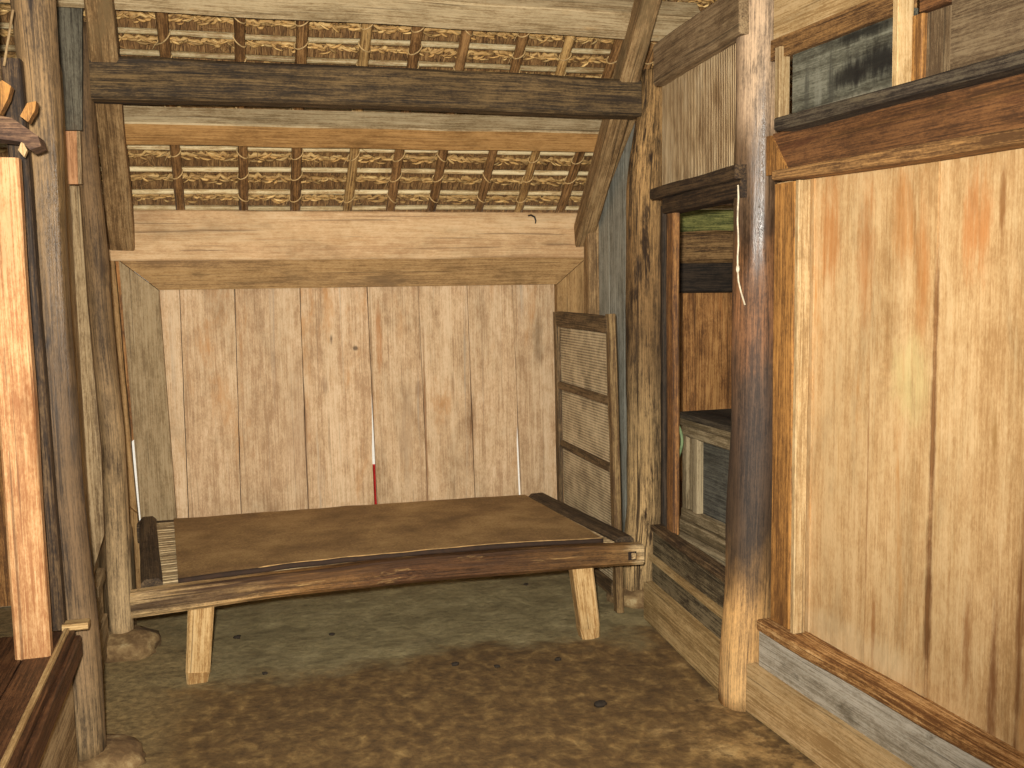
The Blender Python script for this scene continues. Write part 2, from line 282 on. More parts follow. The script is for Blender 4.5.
# ------------------------------------------------------------------ mesh builder
class MB:
    def __init__(s):
        s.v = []; s.f = []; s.gc = []; s.lc = []; s.ti = []; s.sm = []; s.mi = []
    def _add(s, v, gc, lc, ti):
        s.v.append(V(v)); s.gc.append(gc); s.lc.append(lc); s.ti.append(ti); return len(s.v) - 1
    def loft(s, rings, gcs, lcs, tint, smooth, mat=0, closed=True, caps=True, facemat=None):
        ids = []
        for r, g, l in zip(rings, gcs, lcs):
            ids.append([s._add(p, q, ll, tint) for p, q, ll in zip(r, g, l)])
        n = len(rings[0])
        for i in range(len(ids) - 1):
            for j in range(n if closed else n - 1):
                k = (j + 1) % n
                s.f.append((ids[i][j], ids[i][k], ids[i + 1][k], ids[i + 1][j])); s.sm.append(smooth)
                s.mi.append(facemat(j) if facemat else mat)
        if caps and closed:
            s.f.append(tuple(reversed(ids[0]))); s.sm.append(False); s.mi.append(mat)
            s.f.append(tuple(ids[-1])); s.sm.append(False); s.mi.append(mat)
    def beam(s, a, b, side, w, h, segs=6, ch=.004, wob=.0, tint=None, bow=None, w2=None, h2=None, mat=0, facemat=None):
        """chamfered timber from a to b; w along side, h across it"""
        a, b = V(a), V(b); d = b - a; L = d.length; d.normalize()
        side = V(side); side = (side - side.dot(d) * d).normalized(); hv = d.cross(side)
        w2 = w if w2 is None else w2; h2 = h if h2 is None else h2
        tint = random.uniform(.9, 1.08) if tint is None else tint
        off = V((random.uniform(0, 30), random.uniform(0, 30), random.uniform(0, 30)))
        ph = [random.uniform(0, 50) for _ in range(4)]
        rings, gcs, lcs = [], [], []
        for i in range(segs + 1):
            u = i / segs; x = u * L
            W = (w + (w2 - w) * u) / 2; H = (h + (h2 - h) * u) / 2
            nz = lambda k: noise.noise(V((x * 2.3, ph[k], 0)))
            W += wob * nz(0); H += wob * nz(1)
            c = a + d * x + side * (wob * nz(2)) + hv * (wob * nz(3))
            if bow is not None: c = c + V(bow) * (4 * u * (1 - u))
            q = min(ch, W * .45, H * .45)
            pts = [(-W + q, -H), (W - q, -H), (W, -H + q), (W, H - q), (W - q, H), (-W + q, H), (-W, H - q), (-W, -H + q)]
            rings.append([c + side * p + hv * r for p, r in pts])
            gcs.append([V((x, p, r)) + off for p, r in pts]); lcs.append([V((x, p, r)) for p, r in pts])
        s.loft(rings, gcs, lcs, tint, False, mat, facemat=facemat)
        return s
    def tube(s, pts, radii, n=14, wob=0.0, tint=None, mat=0, smooth=True, caps=True, sx=1.0, lc0=0.0):
        tint = random.uniform(.9, 1.08) if tint is None else tint
        off = V((random.uniform(0, 30), random.uniform(0, 30), random.uniform(0, 30)))
        pts = [V(p) for p in pts]; rings, gcs, lcs = [], [], []; L = lc0
        ref = None
        for i, p in enumerate(pts):
            d = (pts[min(i + 1, len(pts) - 1)] - pts[max(i - 1, 0)]).normalized()
            if ref is None:
                ref = V((1, 0, 0)) if abs(d.x) < .8 else V((0, 0, 1))
            e1 = (ref - ref.dot(d) * d).normalized(); ref = e1; e2 = d.cross(e1)
            if i: L += (p - pts[i - 1]).length
            r = radii[i] if isinstance(radii, (list, tuple)) else radii
            ring, g, l = [], [], []
            for j in range(n):
                t = 2 * math.pi * j / n
                q = V((math.cos(t) * sx, math.sin(t), 0))
                rr = r * (1 + wob * noise.noise(V((q.x * 1.6 + off.x, q.y * 1.6 + off.y, L * 2.2 + off.z))) + wob * .5 * noise.noise(V((q.x * 5 + off.x, q.y * 5, L * 5 + off.z))))
                ring.append(p + e1 * q.x * rr + e2 * q.y * rr)
                g.append(V((L, q.x * r, q.y * r)) + off); l.append(V((L, q.x * r, q.y * r)))
            rings.append(ring); gcs.append(g); lcs.append(l)
        s.loft(rings, gcs, lcs, tint, smooth, mat, caps=caps)
        return s
    def prism(s, pts, vec, gdir, tint=None, mat=0, lcf=None):
        """polygon extruded along vec; grain along gdir"""
        tint = random.uniform(.92, 1.06) if tint is None else tint
        vec = V(vec); g = V(gdir).normalized(); k = vec.normalized(); c = k.cross(g)
        off = V((random.uniform(0, 30), random.uniform(0, 30), random.uniform(0, 30)))
        pts = [V(p) for p in pts]; o = pts[0]
        nrm = V((0, 0, 0))
        for i in range(1, len(pts) - 1): nrm += (pts[i] - o).cross(pts[i + 1] - o)
        if nrm.dot(vec) < 0: pts.reverse()
        G = lambda p: V(((p).dot(g), (p).dot(c), (p).dot(k)))
        LC = lcf or G
        A = [s._add(p, G(p) + off, LC(p), tint) for p in pts]
        B = [s._add(p + vec, G(p + vec) + off, LC(p + vec), tint) for p in pts]
        n = len(pts)
        s.f.append(tuple(reversed(A))); s.f.append(tuple(B)); s.sm += [False, False]; s.mi += [mat, mat]
        for i in range(n):
            j = (i + 1) % n
            s.f.append((A[i], A[j], B[j], B[i])); s.sm.append(False); s.mi.append(mat)
        return s
    def blob(s, c, r, nu=20, nv=12, amp=.15, fr=1.6, tint=None, flat=None):
        tint = 1.0 if tint is None else tint
        off = V((random.uniform(0, 30), random.uniform(0, 30), random.uniform(0, 30))); c = V(c)
        ids = []
        for i in range(nv + 1):
            ph = math.pi * i / nv; row = []
            for j in range(nu):
                th = 2 * math.pi * j / nu
                sq = lambda v, e: math.copysign(abs(v) ** e, v)
                q = V((sq(math.sin(ph), .75) * sq(math.cos(th), .85), sq(math.sin(ph), .75) * sq(math.sin(th), .85), sq(math.cos(ph), .7)))
                k = 1 + amp * noise.noise(q * fr + off)
                p = V((q.x * r[0] * k, q.y * r[1] * k, q.z * r[2] * k))
                if flat is not None: p.z = max(p.z, flat)
                row.append(s._add(c + p, p + off, p, tint))
            ids.append(row)
        for i in range(nv):
            for j in range(nu):
                k = (j + 1) % nu
                s.f.append((ids[i][j], ids[i + 1][j], ids[i + 1][k], ids[i][k])); s.sm.append(True); s.mi.append(0)
        return s
    def build(s, name, mats, parent=None):
        if isinstance(mats, str): mats = [mats]
        if parent is None:
            lo = V((min(v.x for v in s.v), min(v.y for v in s.v), min(v.z for v in s.v)))
            hi = V((max(v.x for v in s.v), max(v.y for v in s.v), max(v.z for v in s.v)))
            o = V(((lo.x + hi.x) / 2, (lo.y + hi.y) / 2, lo.z))
        else:
            o = world_loc(parent)
        me = bpy.data.meshes.new(name)
        me.from_pydata([v - o for v in s.v], [], s.f)
        for nm, data in (('gc', s.gc), ('lc', s.lc)):
            at = me.attributes.new(nm, 'FLOAT_VECTOR', 'POINT')
            at.data.foreach_set('vector', [c for q in data for c in q])
        at = me.attributes.new('tint', 'FLOAT', 'POINT'); at.data.foreach_set('value', s.ti)
        me.polygons.foreach_set('use_smooth', s.sm); me.polygons.foreach_set('material_index', s.mi)
        for m in mats: me.materials.append(MATS[m])
        me.update()
        ob = bpy.data.objects.new(name, me); COL.objects.link(ob)
        if parent is None: ob.location = o
        else: ob.parent = parent
        return ob

def world_loc(o):
    p = V((0, 0, 0))
    while o is not None:
        p += o.location; o = o.parent
    return p
def tag(o, label, cat, group=None, kind=None):
    o['label'] = label; o['category'] = cat
    if group: o['group'] = group
    if kind: o['kind'] = kind
    return o
def thing(name, loc, label, cat, group=None, kind=None):
    o = bpy.data.objects.new(name, None); COL.objects.link(o); o.location = loc; o.empty_display_size = .1
    return tag(o, label, cat, group, kind)
def part(o, label=None):
    if label: o['label'] = label
    return o

X, Y, Z = V((1, 0, 0)), V((0, 1, 0)), V((0, 0, 1))

# ------------------------------------------------------------------ floor and ground
def floor():
    x0, x1, y0, y1, st = -2.2, 3.7, -1.5, 5.32, .045
    nx, ny = int((x1 - x0) / st), int((y1 - y0) / st); mb = MB()
    for j in range(ny + 1):
        for i in range(nx + 1):
            x, y = x0 + (x1 - x0) * i / nx, y0 + (y1 - y0) * j / ny
            z = .010 * noise.noise(V((x * 1.5, y * 1.5, 0))) + .007 * noise.noise(V((x * 6, y * 6, 3))) + .004 * noise.noise(V((x * 15, y * 15, 5)))
            mb._add((x, y, z - .006), V((x, y, z)), V((x, y, z)), 1.0)
    for j in range(ny):
        for i in range(nx):
            a = j * (nx + 1) + i
            mb.f.append((a, a + 1, a + nx + 2, a + nx + 1)); mb.sm.append(True); mb.mi.append(0)
    o = mb.build('floor', 'earth_floor'); tag(o, 'uneven trodden brown earth floor of the house', 'floor', kind='structure')
    # keep texture coordinates in room metres
    d = o.location.copy(); o.data.transform(Matrix.Translation(d)); o.location = (0, 0, 0)
floor()
g = MB(); g.prism([(-12, 5.33, -.05), (14, 5.33, -.05), (14, 22, -.05), (-12, 22, -.05)], (0, 0, -.05), X, 1.0)
g.prism([(-12, -14, -.05), (14, -14, -.05), (14, -1.5, -.05), (-12, -1.5, -.05)], (0, 0, -.05), X, 1.0)
tag(g.build('ground', 'ground_pale'), 'pale bare ground outside the house, glimpsed through wall gaps', 'ground', kind='structure')

# ------------------------------------------------------------------ posts
def post(pxl, yc, ztop, zbot, mat, label, r_scale=1.0, wob=.07, n=28):
    """pxl: (left px, right px, py) silhouette pairs seen at the post's depth, top to bottom"""
    prof = []
    for l, r, py in pxl:
        a, b = onY(l, py, yc), onY(r, py, yc)
        prof.append(((a.z + b.z) / 2, (a.x + b.x) / 2, abs(b.x - a.x) / 2 * r_scale))
    prof.sort()
    def at(z):
        if z <= prof[0][0]: return prof[0][1:]
        for (z0, x0, r0), (z1, x1, r1) in zip(prof, prof[1:]):
            if z <= z1:
                u = (z - z0) / (z1 - z0); u = u * u * (3 - 2 * u); return x0 + (x1 - x0) * u, r0 + (r1 - r0) * u
        return prof[-1][1:]
    pts, rad = [], []; k = int((ztop - zbot) / .05)
    for i in range(k + 1):
        z = zbot + (ztop - zbot) * i / k; x, r = at(z); pts.append((x, yc, z)); rad.append(r)
    mb = MB().tube(pts, rad, n, wob, 1.0, lc0=zbot)
    o = mb.build('timber_post', mat); tag(o, label, 'post', 'timber posts of the house frame')
    return o
post([(738, 782, 5), (736, 778, 200), (733, 778, 400), (727, 772, 560), (721, 767, 690)], 3.09, 3.15, -.01, 'post_a',
     'thick round post at right, dark and shiny mid-height, tan at foot', .96)
post([(640, 664, 80), (627, 662, 200), (627, 662, 400), (628, 662, 500), (623, 657, 580)], 4.25, 2.42, .05, 'post_b',
     'rough brown post at the bed\'s right end beside the cane screen', .97, .10)
post([(10, 56, 5), (20, 62, 100), (34, 71, 300), (44, 82, 450), (60, 104, 690), (62, 108, 750)], 3.27, 3.0, .04, 'post_c',
     'nearest round dark brown post at left, beside the raised platform', .97)
post([(64, 91, 5), (73, 97, 130), (86, 112, 300), (101, 126, 450), (109, 135, 625)], 4.31, 2.52, .07, 'post_d',
     'slim grey brown post standing at left end of the bed', .97)
def stone(c, r, label, flat=None):
    o = MB().blob(c, r, 26, 14, .22, 1.8).build('footing_stone', 'footing_stone'); tag(o, label, 'stone', 'footing stones under posts'); return o
stone((-.49, 4.30, .025), (.145, .13, .062), 'rounded brown footing stone under slim post left of the bed')
stone((1.80, 4.25, .015), (.15, .13, .055), 'low brown footing stone under rough post right of the bed')
stone((-.47, 3.28, .0), (.14, .13, .055), 'brown footing stone under the nearest post at left edge')

# ------------------------------------------------------------------ back wall
YB = 5.10
mb = MB()
tops = [-.345, -.235, .022, .334, .667, .929, 1.187, 1.43, 1.70]
bots = [-.330, -.250, 0.0, .334, .690, .958, 1.212, 1.473, 1.70]
zt, zb = 1.66, .02
for i in range(8):
    gapL = .0012; gapR = .0012
    def edge(k, z, sgn):
        u = (1.53 - z) / 1.51 * 1.06
        return tops[k] + (bots[k] - tops[k]) * u
    n = 16; L, R = [], []
    for j in range(n + 1):
        z = zb + (zt - zb) * j / n
        l = edge(i, z, 1) + .0016 + .002 * noise.noise(V((i * 7.1, z * 5, 0)))
        r = edge(i + 1, z, -1) - .0016 + .002 * noise.noise(V((i * 7.1 + 3, z * 5, 2)))
        if i == 3: r -= .013 * max(0, min(1, (.92 - z) / .3))
        if i == 6: r -= .014 * max(0, min(1, (.85 - z) / .25))
        L.append(V((l, YB + .004 * (i % 2), z))); R.append(V((r, YB + .004 * (i % 2), z)))
    mb.prism(L + R[::-1], (0, .03, 0), Z, [1.0, 1.02, .97, 1.04, 1.0, 1.02, .98, .93][i], lcf=lambda p: V((p.z, p.x, 0)))
wb = mb.build('wall_back', 'back_planks'); tag(wb, 'back wall of wide pale upright planks behind the bed', 'wall', kind='structure')
mb = MB()
for k, z0, z1 in [(0, 0, 1.52), (1, 0, 1.52), (2, 0, 1.52), (3, 0, 1.52), (4, .93, 1.52), (5, 0, 1.52), (6, 0, 1.52), (7, .86, 1.52), (8, 0, 1.52)]:
    mb.prism([(bots[k] - .03, YB + .036, z0), (bots[k] + .03, YB + .036, z0), (tops[k] + .03, YB + .036, z1), (tops[k] - .03, YB + .036, z1)], (0, .02, 0), Z, .5)
mb.build('seam_light_block', 'room_dark', wb)  # unseen strips added behind the seams to keep daylight from leaking through
mb = MB()
for x0, x1 in ((-1.8, -1.4), (-1.4, -1.0), (-1.0, -.56)):
    mb.prism([(x0 + .001, 5.10, 0), (x1 - .001, 5.10, 0), (x1 - .001, 5.10, 1.9), (x0 + .001, 5.10, 1.9)], (0, .03, 0), Z)
mb.prism([(-.57, 5.125, 0), (-.515, 5.125, 0), (-.505, 5.125, .74), (-.44, 5.125, .80), (-.44, 5.125, 1.75), (-.57, 5.125, 1.75)], (0, .02, 0), Z)  # backing added to block light through the upper part of the corner gap
tag(mb.build('wall_back_left', 'room_planks'), 'dim plank wall left of the corner behind slim left post', 'wall', kind='structure')
# wall plate: two lengths of board over the frame
mb = MB().beam((-.56, 5.07, 1.738), (1.88, 5.07, 1.730), Z, .236, .08, 24, .006, .003, 1.0)
tag(mb.build('wall_plate', 'plate_wood'), 'wide pale horizontal plate on top of back wall under the thatch', 'beam')
mb = MB().prism([(-.495, 5.045, 1.625), (1.832, 5.045, 1.617), (1.66, 5.045, 1.475), (-.325, 5.045, 1.482)], (0, .05, 0), X, 1.0)
tag(mb.build('frame_board', 'frame_wood'), 'mitred brown head board framing top of the back wall planks', 'board', 'frame boards around the back planks')
mb = MB().prism([(-.497, 5.043, 1.622), (-.327, 5.043, 1.480), (-.292, 5.043, .02), (-.455, 5.043, .02)], (0, .05, 0), Z, 1.0)
tag(mb.build('frame_board', 'frame_grey'), 'greyish mitred upright board left of the back wall planks', 'board', 'frame boards around the back planks')
mb = MB().prism([(1.834, 5.043, 1.615), (1.662, 5.043, 1.473), (1.668, 5.043, .02), (1.834, 5.043, .02)], (0, .05, 0), Z, 1.0)
tag(mb.build('frame_board', 'frame_wood'), 'tan upright frame board right of back planks, behind cane screen', 'board', 'frame boards around the back planks')
mb = MB().beam((1.838, 4.975, 0), (1.838, 4.975, 1.84), X, .075, .08, 10, .01, .004)
tag(mb.build('corner_post', 'rafter_wood'), 'narrow brown corner post right of the back wall frame', 'post')
mb = MB().beam((-.487, 5.07, 0), (-.540, 5.07, 1.64), X, .045, .06, 10, .006, .003)
mb.prism([(-.56, 5.02, .15), (-.47, 5.0, .15), (-.475, 5.0, .42), (-.56, 5.02, .50)], (0, .03, 0), Z)
tag(mb.build('corner_strip', 'frame_wood'), 'thin brown upright strip beside light gap in left back corner', 'board')
# hook
c = onY(533, 226, 5.02); mb = MB()
mb.tube([c + V((-.025, .02, .052)), c + V((-.012, -.004, .056)), c + V((.006, -.010, .046)), c + V((.012, -.012, .026)), c + V((.010, -.010, .012))], [.004, .005, .005, .004, .003], 8)
tag(mb.build('hook', 'iron_black'), 'small black curved hook stuck in the pale plate', 'hook')
# red thing outside
mb = MB().beam((.755, 5.62, -.05), (.755, 5.62, .47), X, .16, .03, 6, .006)
tag(mb.build('red_board', 'outside_red'), 'red board outside, seen through gap between back wall planks', 'board')

# ------------------------------------------------------------------ right side wall piece between post B and back corner
mb = MB()
ys = [4.34, 4.58, 4.78, 4.93]
for y0, y1 in zip(ys, ys[1:]):
    top = lambda y: 1.80 + .78 * (5.05 - y) - .02
    mb.prism([(1.855, y0 + .002, 0), (1.855, y1 - .002, 0), (1.855, y1 - .002, top(y1)), (1.855, y0 + .002, top(y0))], (.03, 0, 0), Z, random.uniform(.95, 1.05))
w = mb.build('wall_side', 'blue_grey_wall'); tag(w, 'blue grey plank side wall behind the cane screen', 'wall', kind='structure')
mb = MB().beam((1.838, 4.93, 1.86), (1.838, 4.36, 2.305), X, .03, .05, 8, .005, .002)
tag(mb.build('gable_trim', 'rafter_wood'), 'narrow sloping trim board along top of blue grey side wall', 'board')

# ------------------------------------------------------------------ roof
SL = .78; SN = V((0, SL, 1)).normalized(); SU = V((0, -1, SL)).normalized()
def S(x, y, off=0.0): return V((x, y, 1.97 + SL * (5.05 - y))) + SN * off
# thatch
mb = MB()
a, b = 5.42, 1.0
mb.prism([S(-2.2, a, .055), S(3.7, a, .055), S(3.7, b, .055), S(-2.2, b, .055)], SN * .2, SU, 1.0)
th = mb.build('ceiling', 'straw_brown'); tag(th, 'brown straw thatch forming the sloping roof overhead', 'ceiling', kind='structure')
lath_y = [5.165, 5.077, 4.958, 4.849, 4.745, 4.640, 4.538, 4.437, 4.352, 4.262, 4.170, 4.078, 3.985, 3.890, 3.795, 3.70, 3.60]
# hanging straws
mb = MB()
for li, y in enumerate(lath_y):
    x = -.95
    while x < 2.75:
        x += random.uniform(.004, .012)
        if x > 2.05 and y < 4.6: continue
        ln = random.uniform(.05, .11); o0 = random.uniform(.028, .06); y0 = y - random.uniform(-.02, .05)
        p0 = S(x, y0, o0); dx = random.gauss(0, .012)
        p1 = p0 - SU * (ln * .5) + V((dx * .5, 0, 0)) - SN * random.uniform(0, .012)
        p2 = p0 - SU * ln + V((dx, 0, 0)) - SN * random.uniform(.0, .03)
        mb.tube([p0, p1, p2], [.0026, .0024, .0012], 3, 0, random.choice([.55, .75, .9, 1.1, 1.25]), caps=False)
for k in range(500):   # stray crossing straws
    y = random.choice(lath_y) + random.uniform(-.05, .05); x = random.uniform(-.6, 2.0)
    p0 = S(x, y, random.uniform(.0, .03)); d = V((random.gauss(0, 1), 0, 0)) + SU * random.gauss(0, .6)
    p1 = p0 + d.normalized() * random.uniform(.04, .14) - SN * random.uniform(0, .012)
    mb.tube([p0, (p0 + p1) / 2 - SN * .006, p1], [.0018, .002, .001], 3, 0, random.uniform(.9, 1.5), caps=False)
part(mb.build('loose_straw', 'straw_brown', th))['kind'] = 'stuff'
# straw bundles, one per row, and laths
ords = ['lowest', 'second', 'third', 'fourth', 'fifth', 'sixth', 'seventh', 'eighth', 'ninth', 'tenth', 'eleventh', 'twelfth', 'thirteenth', 'fourteenth', 'fifteenth', 'sixteenth', 'topmost']
def rank(i, n): return 'lowest' if i == 0 else ('topmost' if i == n - 1 else ords[i] + ' from the bottom')
vis = lath_y[:15]
bun = [ (vis[i] + vis[i + 1]) / 2 - .002 for i in range(len(vis) - 1)]
for i, y in enumerate(bun):
    mb = MB(); pts, rad = [], []
    x = -.95
    while x < 2.75:
        pts.append(S(x, y + random.gauss(0, .005), .022 + random.gauss(0, .003))); rad.append(random.uniform(.006, .014)); x += .016
    mb.tube(pts, rad, 7, .3, .95)
    x = -.9
    while x < 2.7:
        x += random.uniform(.008, .026)
        if x > 2.1 and y < 4.6: continue
        c = S(x, y + random.gauss(0, .006), random.uniform(-.002, .018))
        L = random.uniform(.012, .032); ang = random.gauss(0, .35)
        d = (X * math.cos(ang) + SU * math.sin(ang)); bend = -SN * random.uniform(.002, .010)
        r = random.uniform(.003, .0068)
        mb.tube([c - d * L, c - d * L * .3 + bend, c + d * L * .4 + bend, c + d * L], [r * .3, r, r, r * .35], 6, .3, random.choice([.6, .85, 1.0, 1.15, 1.3]))
    tag(mb.build('straw_bundle', 'straw_gold'), f'knotted golden straw bundle along the thatch, {rank(i, len(bun))} of its rows', 'straw bundle', 'straw bundles along the thatch')
for i, y in enumerate(vis):
    mb = MB(); pts = []; ph = random.uniform(0, 9)
    for k in range(38):
        x = -.95 + 3.7 * k / 37; pts.append(S(x, y + .007 * noise.noise(V((x * 1.3, ph, 0))) - .004 * (x - .7), .004 * noise.noise(V((x, ph, 5)))))
    mb.tube(pts, [.0125 * random.uniform(.9, 1.08) for _ in pts], 9, .1, [.9, 1.1, 1.05, .95, .7, .75, .75, .7, .72, .68, .66, .7, .66, .7, .66][i])
    tag(mb.build('bamboo_lath', 'lath_pale'), f'thin pale bamboo lath running across under the thatch, {rank(i, len(vis))} of them', 'lath', 'horizontal bamboo laths under the thatch')
# bamboo poles down the slope
pole_x = [(178, 0), (243, 1), (296, 1), (351, 2), (395, 0), (437, 0), (486, 1), (527, 3), (570, 0), (602, 0)]
num = ['first', 'second', 'third', 'fourth', 'fifth', 'sixth', 'seventh', 'eighth', 'ninth', 'tenth']
ring0 = None
def onslope(px, py, off):
    d = ray(px, py); base = S(0, 5.05, off); t = (base - CAM).dot(SN) / d.dot(SN); return CAM + d * t
for i, (px, kind) in enumerate(pole_x):
    xx = onslope(px, 180, -.032).x; r = [.022, .022, .0245, .023, .0235, .0225, .0215, .021, .0235, .02][i]
    mb = MB(); pts, rad = [], []
    for k in range(40):
        y = 5.20 - 1.65 * k / 39
        pts.append(S(xx + .006 * noise.noise(V((y * 2, i * 3.3, 0))), y, -.036)); rad.append(r * (1 + (.10 if k % 9 == 4 else 0)))
    mb.tube(pts, rad, 12, .05, 1.0 if kind != 3 else 1.2)
    o = mb.build('bamboo_pole', 'bamboo_dark' if kind in (0, 1) else 'bamboo_pale')
    tag(o, f'{"brown" if kind in (0, 1) else "pale"} bamboo roof pole running up the slope, {num[i]} from the left rafter', 'bamboo pole', 'bamboo roof poles on the purlins')
    for li, y in enumerate(vis[1:14]):
        if (i * 7 + li * 3) % 8 == 0: continue
        c = S(xx, y, -.034); mb = MB(); tl = random.uniform(.5, 1.0) * random.choice([1, 1, -1])
        pts = []
        for k in range(15):
            t = 2 * math.pi * k / 14
            pts.append(c + X * (math.cos(t) * (r + .003)) + SN * (math.sin(t) * (r + .005)) + SU * (math.cos(t) * (r + .003) * tl))
        mb.tube(pts, .0030, 5, 0, random.uniform(.95, 1.2), caps=False)
        if random.random() < .35:
            p = pts[7]; mb.tube([p, p + V((-.012, 0, -.012)), p + V((-.02, -.005, -.03))], [.002, .0016, .001], 4)
        mb.build('lashing', 'lash', o)
# purlins (rotated with the slope): grey up-slope face, orange underside
def purlin(y, x0, x1, label, tilt, w=.13, h=.09, mats=('purlin_grey', 'purlin_orange')):
    a, b = S(x0, y + tilt, -.055 - h / 2), S(x1, y - tilt, -.055 - h / 2)
    mb = MB().beam(a, b, SU, w, h, 26, .006, .005, 1.0, mat=0)
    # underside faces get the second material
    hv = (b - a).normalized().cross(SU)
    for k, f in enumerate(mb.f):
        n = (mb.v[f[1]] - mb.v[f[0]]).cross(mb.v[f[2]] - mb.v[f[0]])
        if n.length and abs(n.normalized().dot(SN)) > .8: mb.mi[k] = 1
    o = mb.build('roof_purlin', list(mats)); tag(o, label, 'purlin', 'purlins carrying the bamboo poles'); return o
purlin(4.668, -.75, 1.98, 'horizontal roof purlin with orange underside, just below the dark tie beam', .004, h=.108)
purlin(4.135, -.75, 1.98, 'weathered grey roof purlin at top of the photo above dark tie beam', -.008, h=.11, mats=('purlin_grey', 'purlin_grey'))
# rafters
def rafter(f0, f1, y0, y1, w, label):
    off = -.055 - .108 - .04
    a = S(f0, y0, off); b = S(f1, y1, off); mb = MB()
    mb.beam(a, b, X, w, .10, 18, .008, .006, 1.0, w2=w * .65)
    o = mb.build('roof_rafter', 'rafter_wood'); tag(o, label, 'rafter', 'sloping rafters at the sides'); return o
rafter(1.808, 1.56, 5.18, 2.9, .10, 'sloping timber rafter at right above the rough post')
rafter(-.478, -.33, 5.18, 2.9, .115, 'sloping timber rafter at left above the slim post')
# tie beam
mb = MB().beam((-.475, 4.215, 2.290), (1.768, 4.215, 2.284), Z, .158, .12, 26, .012, .006, 1.0, bow=(0, 0, .008))
tag(mb.build('tie_beam', 'tie_beam'), 'heavy dark smoke-stained tie beam spanning between posts', 'beam')

# ------------------------------------------------------------------ right inner bay between posts B and A
IA, IBp = V((1.682, 3.10, 0)), V((1.762, 4.20, 0))
idir = (IA - IBp).normalized(); inorm = V((-abs(idir.y), -idir.x if False else -.09, 0)).normalized()
inorm = V((idir.y, -idir.x, 0)).normalized()
if inorm.x > 0: inorm = -inorm
ILEN = (IA - IBp).length
def IB(s, d, z): return IBp + idir * s + inorm * d + Z * z
def ibpix(px, py, d=0.0):
    r = ray(px, py); t = (IBp + inorm * d - CAM).dot(inorm) / r.dot(inorm); p = CAM + r * t
    return (p - IBp).dot(idir), p.z
E0, E1 = ibpix(651, 560, .01)[0], ILEN - .012
E2 = ILEN + .05
mb = MB().beam(IB(ibpix(648, 519, .05)[0], .01, .428), IB(E1, .01, .424), Z, .026, .055, 14, .004, .004)
tag(mb.build('bay_sill', 'sill_dark'), 'dark worn narrow sill beneath the opening between right posts', 'sill')
def board(name, mat, s0, s1, z0, z1, d, th, label, cat, gd=None, z0b=None, z1b=None, tint=1.0, group=None, fn=None):
    fn = fn or IB
    z0b = z0 if z0b is None else z0b; z1b = z1 if z1b is None else z1b
    n = 14; lo, hi = [], []
    ph = random.uniform(0, 50)
    for k in range(n + 1):
        u = k / n; s = s0 + (s1 - s0) * u
        lo.append(fn(s, d, z0 + (z0b - z0) * u + .003 * noise.noise(V((s * 5, ph, 0))) * (0 if z0 <= 0 else 1)))
        hi.append(fn(s, d, z1 + (z1b - z1) * u + .003 * noise.noise(V((s * 5, ph, 9)))))
    e = fn(s1, 0, 0) - fn(s0, 0, 0); nn = fn(0, -th, 0) - fn(0, 0, 0)
    mb = MB().prism(lo + hi[::-1], nn, gd or e, tint, lcf=RWL if fn is not IB else None)
    return tag(mb.build(name, mat), label, cat, group)
board('plinth_board', 'plinth_dark', E0, E1, .285, .410, .0, .03, 'dark stained upper board below the opening between right posts', 'board', group='plinth boards of the right bays')
board('plinth_rail', 'plinth_low', E0, E1, .262, .286, .02, .04, 'pale thin ledge between the two dark boards under opening', 'rail')
board('plinth_board', 'plinth_dark', E0, E1, .165, .262, .004, .03, 'dark flaking lower board under thin ledge between right posts', 'board', group='plinth boards of the right bays')
board('plinth_board', 'plinth_low', E0, E1, 0, .165, .045, .06, 'pale bottom board on floor between the two right posts', 'board', group='plinth boards of the right bays')
# opening jamb, head, ribbed panel, upper beam
mb = MB()
s0, _ = ibpix(664, 300); s1, _ = ibpix(675, 300)
mb.beam(IB(s0 * .6 + s1 * .4, -.02, .43), IB(s0 * .6 + s1 * .4, -.02, 1.80), idir, (s1 - s0) * .65, .03, 12, .008, .003)
tag(mb.build('opening_jamb', 'jamb_reddish'), 'reddish brown upright jamb of the opening beside rough post', 'jamb')
sx_ = ibpix(661.5, 300, -.02)[0]; mb = MB().beam(IB(sx_, -.03, .42), IB(sx_, -.03, 1.8), idir, .03, .02, 6, .004)
tag(mb.build('jamb_strip', 'room_dark'), 'thin blackened upright strip between rough post and reddish jamb', 'jamb')
h = thing('opening_head', IB(.4, 0, 1.77), 'dark double board head over the opening between right posts', 'lintel')
MB().beam(IB(ibpix(650, 195, .045)[0], .0, 1.845), IB(E2, .0, 1.848), Z, .045, .09, 12, .005, .004).build('upper_board', 'head_dark', h)
MB().beam(IB(ibpix(660, 205, .035)[0], -.015, 1.792), IB(E2, -.015, 1.792), Z, .062, .08, 12, .005, .003).build('lower_board', 'head_dark', h)
mb = MB()
sA, sB = ibpix(660, 130)[0], E1
mb.prism([IB(sA, -.01, 1.865), IB(sB, -.01, 1.865), IB(sB, -.01, 2.31), IB(sA, -.01, 2.31)], -inorm * .02, Z, 1.0)
tag(mb.build('ribbed_panel', 'ribbed'), 'pale ribbed reed panel high between the two right posts', 'panel')
mb = MB().beam(IB(ibpix(653, 80, .035)[0], .0, 2.365), IB(E2, .0, 2.375), Z, .165, .07, 14, .008, .004, 1.0)
tag(mb.build('side_beam', 'grey_plank'), 'broad grey brown beam above the ribbed panel', 'beam')

